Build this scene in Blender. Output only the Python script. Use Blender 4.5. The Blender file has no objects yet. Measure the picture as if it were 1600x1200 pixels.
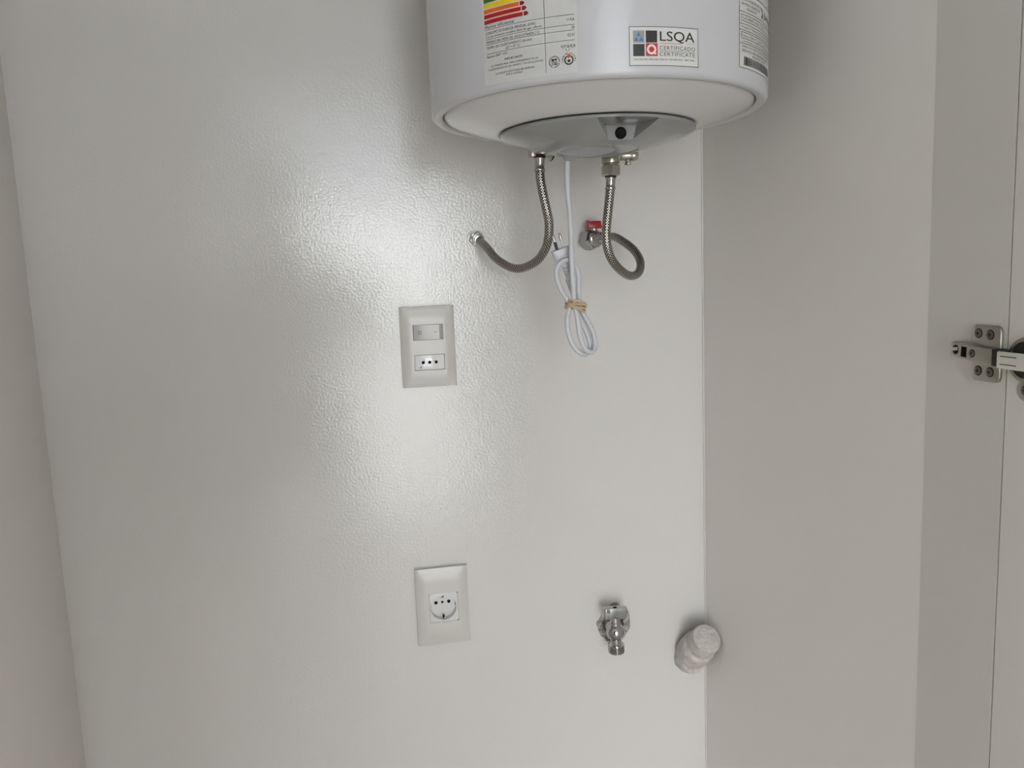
import bpy, bmesh, math, random
from mathutils import Vector, Matrix

random.seed(4)
PI = math.pi
sc = bpy.context.scene
COL = sc.collection

# ------------------------------------------------------------------ camera
CAM_POS = Vector((0.0, -1.15, 1.45))
FPX = 1250.0
_d = Vector((365.0, 9200.0, FPX)).normalized()                 # world down, seen from the camera
_r = Vector((6935.0, -(365.0 * 6935.0 + FPX * FPX) / 9200.0, FPX)).normalized()   # along the wall
_u = -_d
_y = _u.cross(_r)
_right = Vector((_r.x, _y.x, _u.x)); _down = Vector((_r.y, _y.y, _u.y)); _fwd = Vector((_r.z, _y.z, _u.z))
cam_data = bpy.data.cameras.new('camera')
cam_data.sensor_width = 36.0
cam_data.lens = 36.0 * FPX / 1600.0
cam_data.clip_start = 0.02
cam = bpy.data.objects.new('camera', cam_data)
COL.objects.link(cam)
rot = Matrix((_right, -_down, -_fwd)).transposed()
cam.matrix_world = Matrix.Translation(CAM_POS) @ rot.to_4x4()
sc.camera = cam

# ------------------------------------------------------------------ daylight
world = bpy.data.worlds.new('overcast_sky'); sc.world = world
world.use_nodes = True
bg = world.node_tree.nodes['Background']
bg.inputs['Color'].default_value = (0.93, 0.975, 1.0, 1)
bg.inputs['Strength'].default_value = 11.3

DOOR_X0, DOOR_X1, DOOR_Z0, DOOR_Z1, ROOM_Y = -0.56, 0.60, 0.06, 2.40, -3.4
pl = bpy.data.lights.new('daylight_portal', 'AREA')
pl.shape = 'RECTANGLE'; pl.size = DOOR_X1 - DOOR_X0; pl.size_y = DOOR_Z1 - DOOR_Z0
pl.cycles.is_portal = True
po = bpy.data.objects.new('daylight_portal', pl); COL.objects.link(po)
po.location = ((DOOR_X0 + DOOR_X1) / 2, ROOM_Y - 0.02, (DOOR_Z0 + DOOR_Z1) / 2)
po.rotation_euler = (PI / 2, 0, 0)                             # faces +y, into the room

vs = sc.view_settings
vs.view_transform = 'Standard'; vs.look = 'None'; vs.gamma = 1.0; vs.use_curve_mapping = False
vs.exposure = 0.0
sc.cycles.max_bounces = 8; sc.cycles.diffuse_bounces = 5; sc.cycles.glossy_bounces = 4

# ------------------------------------------------------------------ materials
def srgb(c):
    return tuple(((v / 255) / 12.92 if v / 255 <= 0.04045 else ((v / 255 + 0.055) / 1.055) ** 2.4) for v in c)
def mat(name, col, rough=0.5, metal=0.0, spec=0.5, bump=None, vary=None, coat=0.0):
    """col: linear rgb; bump: (noise scale, strength, distance m, detail); vary: (scale, second colour)"""
    m = bpy.data.materials.new(name); m.use_nodes = True
    nt = m.node_tree; p = nt.nodes['Principled BSDF']
    p.inputs['Base Color'].default_value = (*col, 1)
    p.inputs['Roughness'].default_value = rough
    p.inputs['Metallic'].default_value = metal
    p.inputs['Specular IOR Level'].default_value = spec
    if coat: p.inputs['Coat Weight'].default_value = coat
    tc = nt.nodes.new('ShaderNodeTexCoord')
    if bump:
        n = nt.nodes.new('ShaderNodeTexNoise'); n.inputs['Scale'].default_value = bump[0]
        n.inputs['Detail'].default_value = bump[3] if len(bump) > 3 else 2.0
        b = nt.nodes.new('ShaderNodeBump'); b.inputs['Strength'].default_value = bump[1]
        b.inputs['Distance'].default_value = bump[2]
        nt.links.new(tc.outputs['Object'], n.inputs['Vector'])
        nt.links.new(n.outputs['Fac'], b.inputs['Height'])
        nt.links.new(b.outputs['Normal'], p.inputs['Normal'])
    if vary:
        n = nt.nodes.new('ShaderNodeTexNoise'); n.inputs['Scale'].default_value = vary[0]
        n.inputs['Detail'].default_value = 4.0
        r = nt.nodes.new('ShaderNodeValToRGB')
        r.color_ramp.elements[0].position = 0.35; r.color_ramp.elements[1].position = 0.68
        r.color_ramp.elements[0].color = (*col, 1); r.color_ramp.elements[1].color = (*vary[1], 1)
        nt.links.new(tc.outputs['Object'], n.inputs['Vector'])
        nt.links.new(n.outputs['Fac'], r.inputs['Fac'])
        nt.links.new(r.outputs['Color'], p.inputs['Base Color'])
    return m

def blind_material():
    m = bpy.data.materials.new('translucent_blind'); m.use_nodes = True; nt = m.node_tree
    nt.nodes.remove(nt.nodes['Principled BSDF']); out = nt.nodes['Material Output']
    d = nt.nodes.new('ShaderNodeBsdfDiffuse'); t = nt.nodes.new('ShaderNodeBsdfTranslucent'); mx = nt.nodes.new('ShaderNodeMixShader')
    d.inputs['Color'].default_value = (0.75, 0.74, 0.72, 1); t.inputs['Color'].default_value = (0.90, 0.935, 0.98, 1); mx.inputs['Fac'].default_value = 0.72
    nt.links.new(d.outputs[0], mx.inputs[1]); nt.links.new(t.outputs[0], mx.inputs[2]); nt.links.new(mx.outputs[0], out.inputs['Surface'])
    return m
M = {}
M['paint'] = mat('gloss_wall_paint', (0.665, 0.637, 0.612), 0.04, spec=0.55, bump=(300.0, 1.0, 0.00026, 2.5))
M['melamine'] = mat('white_melamine', (0.86, 0.825, 0.785), 0.42, spec=0.4, bump=(900.0, 0.08, 0.0002))
M['melamine_front'] = mat('darker_melamine', (0.69, 0.66, 0.62), 0.40, spec=0.4, bump=(900.0, 0.08, 0.0002))  # darker tone for the front strip of the right panel
M['room'] = mat('room_paint', (0.74, 0.735, 0.725), 0.7, spec=0.3)
M['floor'] = mat('floor_tile', (0.50, 0.44, 0.37), 0.4, vary=(3.0, (0.56, 0.50, 0.42)))
M['outdoor'] = mat('terrace_ground', (0.56, 0.55, 0.53), 0.9, vary=(0.4, (0.64, 0.63, 0.61)))
M['blind'] = blind_material()
M['enamel'] = mat('white_enamel', (0.56, 0.55, 0.57), 0.24, spec=0.5)
M['dome'] = mat('white_dome_paint', (0.645, 0.63, 0.62), 0.13, spec=0.5)
M['cover'] = mat('grey_gloss_plastic', (0.27, 0.268, 0.262), 0.14, spec=0.5)
M['cover_light'] = mat('pale_grey_plastic', (0.34, 0.35, 0.37), 0.25)
M['black'] = mat('black_plastic', (0.004, 0.004, 0.005), 0.6, spec=0.15)
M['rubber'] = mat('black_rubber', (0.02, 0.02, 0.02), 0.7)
M['paper'] = mat('label_paper', (0.59, 0.58, 0.565), 0.32)
M['paper_white'] = mat('label_film', (0.66, 0.65, 0.63), 0.30)
M['ink'] = mat('black_ink', (0.012, 0.012, 0.014), 0.45)
M['ink_grey'] = mat('grey_ink', (0.05, 0.05, 0.055), 0.45)
M['plastic'] = mat('cream_plastic', (0.63, 0.60, 0.565), 0.26)
M['plastic_white'] = mat('white_plastic', (0.68, 0.67, 0.66), 0.2)
M['rocker'] = mat('rocker_plastic', (0.44, 0.41, 0.39), 0.08, spec=0.5)
M['insert'] = mat('glossy_white_plastic', (0.84, 0.83, 0.83), 0.08)
M['grey_mark'] = mat('grey_mark', (0.035, 0.035, 0.035), 0.6)
M['chrome'] = mat('chrome', (0.47, 0.47, 0.475), 0.06, metal=1.0)
M['nickel'] = mat('nickel', (0.50, 0.48, 0.44), 0.24, metal=1.0)
M['screw_steel'] = mat('screw_steel', (0.20, 0.18, 0.155), 0.3, metal=1.0)
M['hinge_nickel'] = mat('hinge_nickel', (0.40, 0.37, 0.325), 0.30, metal=1.0)
M['brass'] = mat('nickel_brass', (0.50, 0.47, 0.395), 0.30, metal=1.0, bump=(700.0, 0.15, 0.0004))
M['bright_steel'] = mat('pale_steel', (0.78, 0.76, 0.71), 0.36, metal=0.6)
M['red'] = mat('red_plastic', (0.36, 0.006, 0.012), 0.28)
M['cord'] = mat('white_cord', (0.60, 0.605, 0.63), 0.36)
M['band'] = mat('tan_rubber_band', (0.56, 0.44, 0.26), 0.6, bump=(600.0, 0.4, 0.0006))
M['plaster'] = mat('rough_plaster', (0.55, 0.50, 0.44), 0.9, bump=(260.0, 1.0, 0.004, 5.0), vary=(150.0, (0.20, 0.17, 0.14)))
M['hole'] = mat('dark_hole', (0.05, 0.042, 0.036), 0.95, bump=(300.0, 0.8, 0.002))
M['stub'] = mat('painted_pipe', (0.63, 0.585, 0.545), 0.7, bump=(170.0, 1.0, 0.004, 8.0), vary=(110.0, (0.50, 0.46, 0.425)))
M['hair'] = mat('dark_hair', (0.02, 0.016, 0.013), 0.7)
def person_material():                                             # dark clothes, bare head and neck
    m = mat('clothed_figure', (0.10, 0.10, 0.11), 0.9); nt = m.node_tree; p = nt.nodes['Principled BSDF']
    tc = nt.nodes.new('ShaderNodeTexCoord'); sp = nt.nodes.new('ShaderNodeSeparateXYZ'); g = nt.nodes.new('ShaderNodeMath'); g.operation = 'GREATER_THAN'; g.inputs[1].default_value = 1.545
    mx = nt.nodes.new('ShaderNodeMix'); mx.data_type = 'RGBA'; mx.inputs[6].default_value = (0.10, 0.10, 0.11, 1); mx.inputs[7].default_value = (0.50, 0.30, 0.21, 1)
    nt.links.new(tc.outputs['Object'], sp.inputs[0]); nt.links.new(sp.outputs['Z'], g.inputs[0]); nt.links.new(g.outputs[0], mx.inputs[0]); nt.links.new(mx.outputs[2], p.inputs['Base Color'])
    return m
M['person_body'] = person_material()

def braid_material():
    m = bpy.data.materials.new('steel_braid'); m.use_nodes = True
    nt = m.node_tree; p = nt.nodes['Principled BSDF']
    p.inputs['Metallic'].default_value = 1.0; p.inputs['Roughness'].default_value = 0.22
    uv = nt.nodes.new('ShaderNodeUVMap'); sep = nt.nodes.new('ShaderNodeSeparateXYZ')
    nt.links.new(uv.outputs['UV'], sep.inputs[0])
    def mth(op, a, b=None):
        n = nt.nodes.new('ShaderNodeMath'); n.operation = op
        for i, v in enumerate((a, b)):
            if v is None: continue
            if isinstance(v, (int, float)): n.inputs[i].default_value = v
            else: nt.links.new(v, n.inputs[i])
        return n.outputs[0]
    u = mth('MULTIPLY', sep.outputs['X'], 9 * 2 * PI)         # strands round the hose
    v = mth('MULTIPLY', sep.outputs['Y'], 2 * PI / 0.0035)     # metres along the hose
    a = mth('ABSOLUTE', mth('SINE', mth('MULTIPLY', mth('ADD', u, v), 0.5)))
    b = mth('ABSOLUTE', mth('SINE', mth('MULTIPLY', mth('SUBTRACT', u, v), 0.5)))
    h = mth('MULTIPLY', a, b)
    ramp = nt.nodes.new('ShaderNodeValToRGB')
    ramp.color_ramp.elements[0].position = 0.12; ramp.color_ramp.elements[0].color = (0.055, 0.047, 0.040, 1)
    ramp.color_ramp.elements[1].position = 0.70; ramp.color_ramp.elements[1].color = (0.62, 0.59, 0.54, 1)
    nt.links.new(h, ramp.inputs['Fac']); nt.links.new(ramp.outputs['Color'], p.inputs['Base Color'])
    bp = nt.nodes.new('ShaderNodeBump'); bp.inputs['Strength'].default_value = 0.5; bp.inputs['Distance'].default_value = 0.0005
    nt.links.new(h, bp.inputs['Height']); nt.links.new(bp.outputs['Normal'], p.inputs['Normal'])
    return m
M['braid'] = braid_material()

def ink(name, rgb, rough=0.35): 
    M[name] = mat(name, srgb(rgb), rough)
ink('bar_red', (172, 24, 34)); ink('bar_orange', (214, 104, 34)); ink('bar_yellow', (232, 206, 20)); ink('bar_green', (52, 104, 26))
ink('bar_lime', (120, 160, 30)); ink('tip_dark', (122, 34, 44)); ink('pink_edge', (246, 190, 170)); ink('emblem_green', (44, 62, 32))
ink('emblem_orange', (206, 100, 62)); ink('square_black', (48, 47, 46)); ink('square_grey', (150, 148, 152)); ink('square_red', (190, 50, 66))
ink('triangle_blue', (70, 116, 176)); ink('pink_letter', (244, 214, 206)); ink('line_red', (190, 90, 100))

# ------------------------------------------------------------------ geometry helpers
def frame(axis, up=Vector((0, 0, 1))):
    w = Vector(axis).normalized()
    if abs(w.dot(up)) > 0.98: up = Vector((0, 1, 0)) if abs(w.y) < 0.9 else Vector((1, 0, 0))
    u = up.cross(w).normalized(); v = w.cross(u)
    return u, v, w
def box(bm, x0, x1, y0, y1, z0, z1, bev=0.0, seg=2, R=None, piv=None):
    vs_ = [bm.verts.new((x, y, z)) for x in (x0, x1) for y in (y0, y1) for z in (z0, z1)]
    f = [(0, 1, 3, 2), (4, 6, 7, 5), (0, 4, 5, 1), (2, 3, 7, 6), (0, 2, 6, 4), (1, 5, 7, 3)]
    fs = [bm.faces.new([vs_[i] for i in q]) for q in f]
    if R is not None:
        c = Vector(piv) if piv is not None else Vector(((x0 + x1) / 2, (y0 + y1) / 2, (z0 + z1) / 2))
        for v in vs_: v.co = c + R @ (v.co - c)
    if bev:
        es = list({e for q in fs for e in q.edges})
        bmesh.ops.bevel(bm, geom=es, offset=bev, segments=seg, profile=0.5, affect='EDGES')
def lathe(bm, o, axis, prof, seg=32, ang0=0.0, cap0=True, cap1=True, sides=None):
    """prof: (radius, height) pairs along the axis from o"""
    u, v, w = frame(axis); o = Vector(o); rings = []
    n = sides or seg
    for r, h in prof:
        rings.append([bm.verts.new(o + w * h + (u * math.cos(ang0 + 2 * PI * k / n) + v * math.sin(ang0 + 2 * PI * k / n)) * max(r, 1e-5)) for k in range(n)])
    for a, b in zip(rings, rings[1:]):
        for k in range(n): bm.faces.new((a[k], a[(k + 1) % n], b[(k + 1) % n], b[k]))
    if cap0: bm.faces.new(list(reversed(rings[0])))
    if cap1: bm.faces.new(rings[-1])
    return rings
def cyl(bm, p0, p1, r, r1=None, seg=24, bev=0.0, ang0=0.0):
    p0 = Vector(p0); p1 = Vector(p1); L = (p1 - p0).length; r1 = r if r1 is None else r1
    prof = [(r, 0), (r1, L)] if not bev else [(r - bev, 0), (r - 0.3 * bev, 0.3 * bev), (r, bev), (r1, L - bev), (r1 - 0.3 * bev, L - 0.3 * bev), (r1 - bev, L)]
    lathe(bm, p0, p1 - p0, prof, seg, ang0)
def hexnut(bm, p0, p1, r, ang0=0.0):
    p0 = Vector(p0); p1 = Vector(p1); L = (p1 - p0).length; c = 0.12 * r
    lathe(bm, p0, p1 - p0, [(r - c, 0), (r, c * 0.8), (r, L - c * 0.8), (r - c, L)], 6, ang0)
def spline(pts, n=10):
    P = [Vector(p) for p in pts]; P = [P[0] * 2 - P[1]] + P + [P[-1] * 2 - P[-2]]
    out = []
    for i in range(1, len(P) - 2):
        for k in range(n):
            t = k / n
            a, b, c, d = P[i - 1], P[i], P[i + 1], P[i + 2]
            out.append(0.5 * ((2 * b) + (c - a) * t + (2 * a - 5 * b + 4 * c - d) * t * t + (3 * b - a - 3 * c + d) * t ** 3))
    out.append(P[-2]); return out
def smooth_path(pts, n=10, it=6):
    P = spline(pts, n)
    for _ in range(it):
        P = [P[0]] + [(P[i - 1] + P[i] * 2 + P[i + 1]) / 4 for i in range(1, len(P) - 1)] + [P[-1]]
    return P
def tube(bm, path, r, seg=14, uvl=None, cap=True, rfun=None):
    t = (path[1] - path[0]).normalized(); u, v, w = frame(t); rings = []; L = 0; Ls = []
    for i, p in enumerate(path):
        nt = (path[min(i + 1, len(path) - 1)] - path[max(i - 1, 0)]).normalized()
        q = t.rotation_difference(nt); u = (q @ u); u = (u - nt * u.dot(nt)).normalized(); t = nt; v = t.cross(u)
        if i: L += (p - path[i - 1]).length
        Ls.append(L); rr = r if rfun is None else rfun(i / (len(path) - 1)) * r
        rings.append([bm.verts.new(p + (u * math.cos(2 * PI * k / seg) + v * math.sin(2 * PI * k / seg)) * rr) for k in range(seg)])
    for i in range(len(rings) - 1):
        a, b = rings[i], rings[i + 1]
        for k in range(seg):
            f = bm.faces.new((a[k], a[(k + 1) % seg], b[(k + 1) % seg], b[k])); f.smooth = True
            if uvl is not None:
                for lp, (uu, vv) in zip(f.loops, ((k / seg, Ls[i]), ((k + 1) / seg, Ls[i]), ((k + 1) / seg, Ls[i + 1]), (k / seg, Ls[i + 1]))):
                    lp[uvl].uv = (uu, vv)
    if cap: bm.faces.new(list(reversed(rings[0]))); bm.faces.new(rings[-1])
def sphere(bm, c, r, su=24, sv=16, sc_=(1, 1, 1)):
    m = Matrix.Translation(c) @ Matrix.Diagonal((*sc_, 1))
    bmesh.ops.create_uvsphere(bm, u_segments=su, v_segments=sv, radius=r, matrix=m)

BASE = {}
def thing(name, label, cat, loc, group=None):
    o = bpy.data.objects.new(name, None); COL.objects.link(o); o.empty_display_size = 0.02
    o.location = loc; o['label'] = label; o['category'] = cat
    if group: o['group'] = group
    BASE[o.name] = Vector(loc); return o
def obj(name, bm, m, parent=None, label=None, smooth=40, clean=True):
    """bm is in world coordinates; the mesh is stored relative to its thing's base"""
    me = bpy.data.meshes.new(name)
    base = BASE[parent.name] if parent is not None else Vector((0, 0, 0))
    if clean: bmesh.ops.recalc_face_normals(bm, faces=bm.faces)
    for v in bm.verts: v.co -= base
    if smooth:
        for f in bm.faces: f.smooth = True
    bm.to_mesh(me); bm.free()
    if smooth: me.set_sharp_from_angle(angle=math.radians(smooth))
    o = bpy.data.objects.new(name, me); COL.objects.link(o)
    me.materials.append(M[m] if isinstance(m, str) else m)
    if parent is not None: o.parent = parent
    BASE[o.name] = base
    if label: o['label'] = label
    return o
def struct(name, bm, m, label, parent=None, smooth=0):
    o = obj(name, bm, m, parent, smooth=smooth)
    o['kind'] = 'structure'; o['label'] = label; o['category'] = name.split('_')[0]
    return o
def NB(): return bmesh.new()
def boolean(bm_a, cutters):
    """difference bm_a minus each cutter; returns a new bmesh"""
    def tmp(b, n):
        bmesh.ops.recalc_face_normals(b, faces=b.faces)
        me = bpy.data.meshes.new(n); b.to_mesh(me); b.free(); o = bpy.data.objects.new(n, me); COL.objects.link(o); return o
    a = tmp(bm_a, 'cut_a'); cs = [tmp(c, 'cut_b') for c in cutters]
    for c in cs:
        md = a.modifiers.new('b', 'BOOLEAN'); md.operation = 'DIFFERENCE'; md.solver = 'EXACT'; md.object = c
    dg = bpy.context.evaluated_depsgraph_get(); dg.update()
    e = a.evaluated_get(dg); out = bmesh.new(); out.from_mesh(e.to_mesh()); e.to_mesh_clear()
    for o in [a] + cs:
        me = o.data; bpy.data.objects.remove(o); bpy.data.meshes.remove(me)
    return out

# ------------------------------------------------------------------ the setting
XL, XR, CEIL, FRONT = -0.427, 0.5097, 2.62, -0.589
b = NB(); box(b, XL - 0.02, XR + 0.02, 0.0, 0.12, 0, CEIL); wall_back = struct('wall_back', b, 'paint', 'white gloss painted wall behind the water heater')
b = NB(); box(b, XL - 0.02, XL, FRONT, 0.0, 0, CEIL, 0.0015); struct('wall_left', b, 'melamine', 'plain white side panel at the left edge', smooth=30)
b = NB(); box(b, XR, XR + 0.018, -0.496, 0.0, 0, CEIL); struct('wall_right', b, 'melamine', 'wide white side panel right of the water heater')
b = NB(); box(b, XR - 0.0002, XR + 0.018, FRONT, -0.4962, 0, CEIL); struct('trim_1', b, 'melamine_front', 'narrow darker front strip of the right side panel carrying the hinge', smooth=30)
b = NB()                                                           # bead of filler in the right corner
lathe(b, (XR - 0.0008, -0.0008, 0.0), (0, 0, 1), [(0.0012, 0), (0.0012, CEIL)], 10); struct('trim_2', b, 'paint', 'thin filler bead down the right corner', smooth=40)
b = NB(); box(b, -2.1, 1.8, ROOM_Y - 0.14, 0.12, -0.08, 0.0); struct('floor', b, 'floor', 'beige floor of the room')
b = NB(); box(b, -2.1, 1.8, ROOM_Y - 0.14, 0.12, CEIL, CEIL + 0.1); struct('ceiling', b, 'room', 'white ceiling')
b = NB(); box(b, -2.1, XL - 0.0205, FRONT, FRONT + 0.1, 0, CEIL); struct('wall_front_left', b, 'room', 'white wall left of the recess')
b = NB(); box(b, XR + 0.0185, 1.8, FRONT + 0.03, FRONT + 0.13, 0, CEIL); struct('wall_front_right', b, 'room', 'white wall right of the recess')
b = NB(); box(b, -2.2, -2.1, ROOM_Y - 0.14, FRONT + 0.1, 0, CEIL); struct('wall_side_left', b, 'room', 'white side wall of the room, left')
b = NB(); box(b, 1.8, 1.9, ROOM_Y - 0.14, FRONT + 0.13, 0, CEIL); struct('wall_side_right', b, 'room', 'white side wall of the room, right')
b = NB()
box(b, -2.1, DOOR_X0, ROOM_Y - 0.14, ROOM_Y, 0, CEIL); box(b, DOOR_X1, 1.8, ROOM_Y - 0.14, ROOM_Y, 0, CEIL)
box(b, DOOR_X0, DOOR_X1, ROOM_Y - 0.14, ROOM_Y, DOOR_Z1, CEIL); box(b, DOOR_X0, DOOR_X1, ROOM_Y - 0.14, ROOM_Y, 0, DOOR_Z0)
struct('wall_window', b, 'room', 'white wall with the open balcony door')

b = NB(); box(b, -60, 60, -120.0, ROOM_Y - 0.15, -0.30, -0.10); struct('floor_garden', b, 'outdoor', 'open ground outside the balcony door')
b = NB()                                                           # unseen blind, added to dim the upper part of the door's reflection
box(b, DOOR_X0 - 0.03, DOOR_X1 + 0.03, ROOM_Y + 0.030, ROOM_Y + 0.0312, 1.85, 2.42)
blind = thing('added_blind', 'unseen blind added behind the viewer to dim the top of the reflected balcony door', 'blind', (0.02, ROOM_Y, 1.835))
obj('blind_fabric', b, 'blind', blind, smooth=0)
b = NB(); cyl(b, (DOOR_X0 - 0.05, ROOM_Y + 0.035, 2.44), (DOOR_X1 + 0.05, ROOM_Y + 0.035, 2.44), 0.026); obj('blind_roller', b, 'room', blind)
b = NB(); box(b, DOOR_X0 - 0.03, DOOR_X1 + 0.03, ROOM_Y + 0.022, ROOM_Y + 0.039, 1.835, 1.86, 0.003); obj('bottom_bar', b, 'room', blind)

# ------------------------------------------------------------------ water heater
HX, HY, HR = 0.269, -0.26, 0.1826
heater = thing('water_heater', 'large white cylindrical electric water heater hanging on the wall', 'water heater', (HX, HY, 1.57))
ZB = 1.6212
b = NB()
prof = [(0.1705, 0.012), (0.1705, 0.002), (0.1720, 0.0003)]
for k in range(7):
    a = PI / 2 * k / 6
    prof.append((HR - 0.0055 + 0.0055 * math.sin(a), 0.0055 - 0.0055 * math.cos(a)))
prof += [(HR, 0.30), (HR, 0.70), (HR - 0.004, 0.712), (HR - 0.016, 0.722), (0.10, 0.745), (0.02, 0.752)]
lathe(b, (HX, HY, ZB), (0, 0, 1), prof, 128, cap0=True); obj('tank_shell', b, 'enamel', heater, smooth=50)
b = NB()
prof = [(0.1692, 0.014), (0.1690, 0.0035), (0.1680, 0.0015), (0.163, -0.0008), (0.150, -0.0052), (0.136, -0.0096), (0.122, -0.0136), (0.114, -0.0155), (0.1110, -0.0160), (0.1100, -0.0160), (0.1092, -0.0157), (0.09, -0.0156)]
lathe(b, (HX, HY, ZB), (0, 0, 1), prof, 128, cap0=True); obj('bottom_dome', b, 'dome', heater, label='white domed bottom of the tank', smooth=50)
# grey control cover: a shallow cone with a scooped notch in front
ZC = 1.6042
def cover_body():
    b = NB()
    lathe(b, (HX, HY, ZC), (0, 0, 1), [(0.1050, 0.0005), (0.1082, -0.0004), (0.1086, -0.0020), (0.1080, -0.0036), (0.1060, -0.0046), (0.098, -0.0074), (0.085, -0.0111), (0.070, -0.0155), (0.0535, -0.0196), (0.0480, -0.0208), (0.0462, -0.0206), (0.0450, -0.0194), (0.026, -0.0194)], 96)
    return b
NA = 0.0                                            # the notch faces almost straight ahead
def NW(x, y, z):                                                   # notch frame: x right, y towards the front, z up
    c, s = math.cos(NA), math.sin(NA)
    return Vector((HX + x * c + y * s, HY - y * c + x * s, z))
def notch_cut():
    b = NB(); z1, z0 = ZC - 0.0032, ZC - 0.0300
    lo = [b.verts.new(NW(x, y, z0)) for x, y in ((-0.0035, 0.0585), (0.0180, 0.0585), (0.0360, 0.13), (-0.0390, 0.13))]
    hi = [b.verts.new(NW(x, y, z1)) for x, y in ((-0.0083, 0.0610), (0.0252, 0.0610), (0.0407, 0.13), (-0.0442, 0.13))]
    b.faces.new(lo); b.faces.new(hi)
    for k in range(4): b.faces.new((lo[k], lo[(k + 1) % 4], hi[(k + 1) % 4], hi[k]))
    return b
b = boolean(cover_body(), [notch_cut()])
cover = obj('control_cover', b, 'cover', heater, label='grey plastic cone-shaped control cover', smooth=28)
b = NB(); kp = NW(0.0078, 0.0602, ZC - 0.0110); kd = NW(0.0078, 0.0642, ZC - 0.0114) - kp
lathe(b, kp, kd, [(0.0062, -0.002), (0.0062, 0.0010), (0.0056, 0.0014), (0.0050, 0.0006), (0.002, 0.0002)], 32); obj('thermostat_plug', b, 'black', cover, label='round black plug')
b = NB(); lp = NW(0.010, 0.084, ZC - 0.0028)
lathe(b, lp, (0, 0, -1), [(0.0085, -0.001), (0.0085, 0.0004), (0.0068, 0.0010), (0.002, 0.0012)], 32); obj('pilot_lens', b, 'cover_light', cover, label='small clear pilot lens')
b = NB(); lathe(b, (HX - 0.010, HY + 0.004, ZC), (0, 0, -1), [(0.0310, 0.0180), (0.0310, 0.0196), (0.028, 0.0208), (0.022, 0.0224), (0.012, 0.0236), (0.003, 0.0240)], 64); obj('base_cap', b, 'cover_light', cover, label='pale rounded cap under the cover')
b = NB(); lathe(b, (HX - 0.023, HY + 0.0335, ZC - 0.0190), (0, 0, -1), [(0.0085, 0.0), (0.0085, 0.003), (0.0065, 0.0055), (0.0045, 0.0060)], 24); obj('cord_grommet', b, 'cover_light', cover, label='collar where the cord leaves')
b = NB()
cyl(b, (0.2395, -0.140, 1.592), (0.2395, -0.140, 1.6120), 0.0085); obj('pipe_nipple', b, 'brass', heater)
b = NB(); cyl(b, (0.315, -0.160, 1.594), (0.315, -0.160, 1.6120), 0.0085); obj('pipe_nipple', b, 'brass', heater)

# ---- printing on the tank: (s mm round the tank, z mm above 1.6 m)
def WR(s, z, off):
    a = s / 1000.0 / HR; r = HR + off
    return Vector((HX + r * math.sin(a), HY - r * math.cos(a), 1.6 + z / 1000.0))
def rect(bm, s0, s1, z0, z1, off=0.00032):
    n = max(1, int(abs(s1 - s0) / 1.6)); lo = []; hi = []
    for k in range(n + 1):
        s = s0 + (s1 - s0) * k / n; lo.append(bm.verts.new(WR(s, z0, off))); hi.append(bm.verts.new(WR(s, z1, off)))
    for k in range(n): bm.faces.new((lo[k], lo[k + 1], hi[k + 1], hi[k]))
def poly(bm, pts, off=0.00032): bm.faces.new([bm.verts.new(WR(s, z, off)) for s, z in pts])
def ring(bm, s, z, r0, r1, a0=0, a1=360, n=40, off=0.00032):
    A = [math.radians(a0 + (a1 - a0) * k / n) for k in range(n + 1)]
    i = [bm.verts.new(WR(s + r0 * math.cos(a), z + r0 * math.sin(a), off)) for a in A]
    o = [bm.verts.new(WR(s + r1 * math.cos(a), z + r1 * math.sin(a), off)) for a in A]
    for k in range(n): bm.faces.new((i[k], o[k], o[k + 1], i[k + 1]))
def disc(bm, s, z, r, off=0.00034, n=28): poly(bm, [(s + r * math.cos(2 * PI * k / n), z + r * math.sin(2 * PI * k / n)) for k in range(n)], off)
_cache = {}
def glyphs(txt, bold=0.0, space=1.0, shear=0.0):
    key = (txt, bold, space, shear)
    if key in _cache: return _cache[key]
    c = bpy.data.curves.new('t', 'FONT'); c.body = txt; c.offset = bold; c.space_character = space; c.shear = shear; c.resolution_u = 3
    o = bpy.data.objects.new('t', c); COL.objects.link(o)
    dg = bpy.context.evaluated_depsgraph_get(); dg.update()
    e = o.evaluated_get(dg); me = e.to_mesh()
    V = [(v.co.x, v.co.y) for v in me.vertices]; F = [tuple(p.vertices) for p in me.polygons]
    e.to_mesh_clear(); bpy.data.objects.remove(o); bpy.data.curves.remove(c)
    _cache[key] = (V, F); return V, F
CAPH = 0.729
def text(bm, txt, s0, s1, z, cap, bold=0.0, space=1.0, shear=0.0, off=0.00036, fn=None):
    if bold > 0.006:                                               # heavier print: the same word set again, a hair to each side
        h = bold * cap * 0.55
        for q in (-h, h): text(bm, txt, s0 + q, s1 + q, z, cap, 0.0, space, shear, off, fn)
    V, F = glyphs(txt, 0.0, space, shear)
    x0 = min(v[0] for v in V); x1 = max(v[0] for v in V); kx = (s1 - s0) / (x1 - x0); ky = cap / CAPH
    fn = fn or (lambda s, zz: WR(s, zz, off))
    vv = [bm.verts.new(fn(s0 + (x - x0) * kx, z + y * ky)) for x, y in V]
    for f in F:
        try: bm.faces.new([vv[i] for i in f])
        except ValueError: pass
def flat(name, bm, m, parent, label=None): return obj(name, bm, m, parent, label, smooth=0, clean=False)

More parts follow.
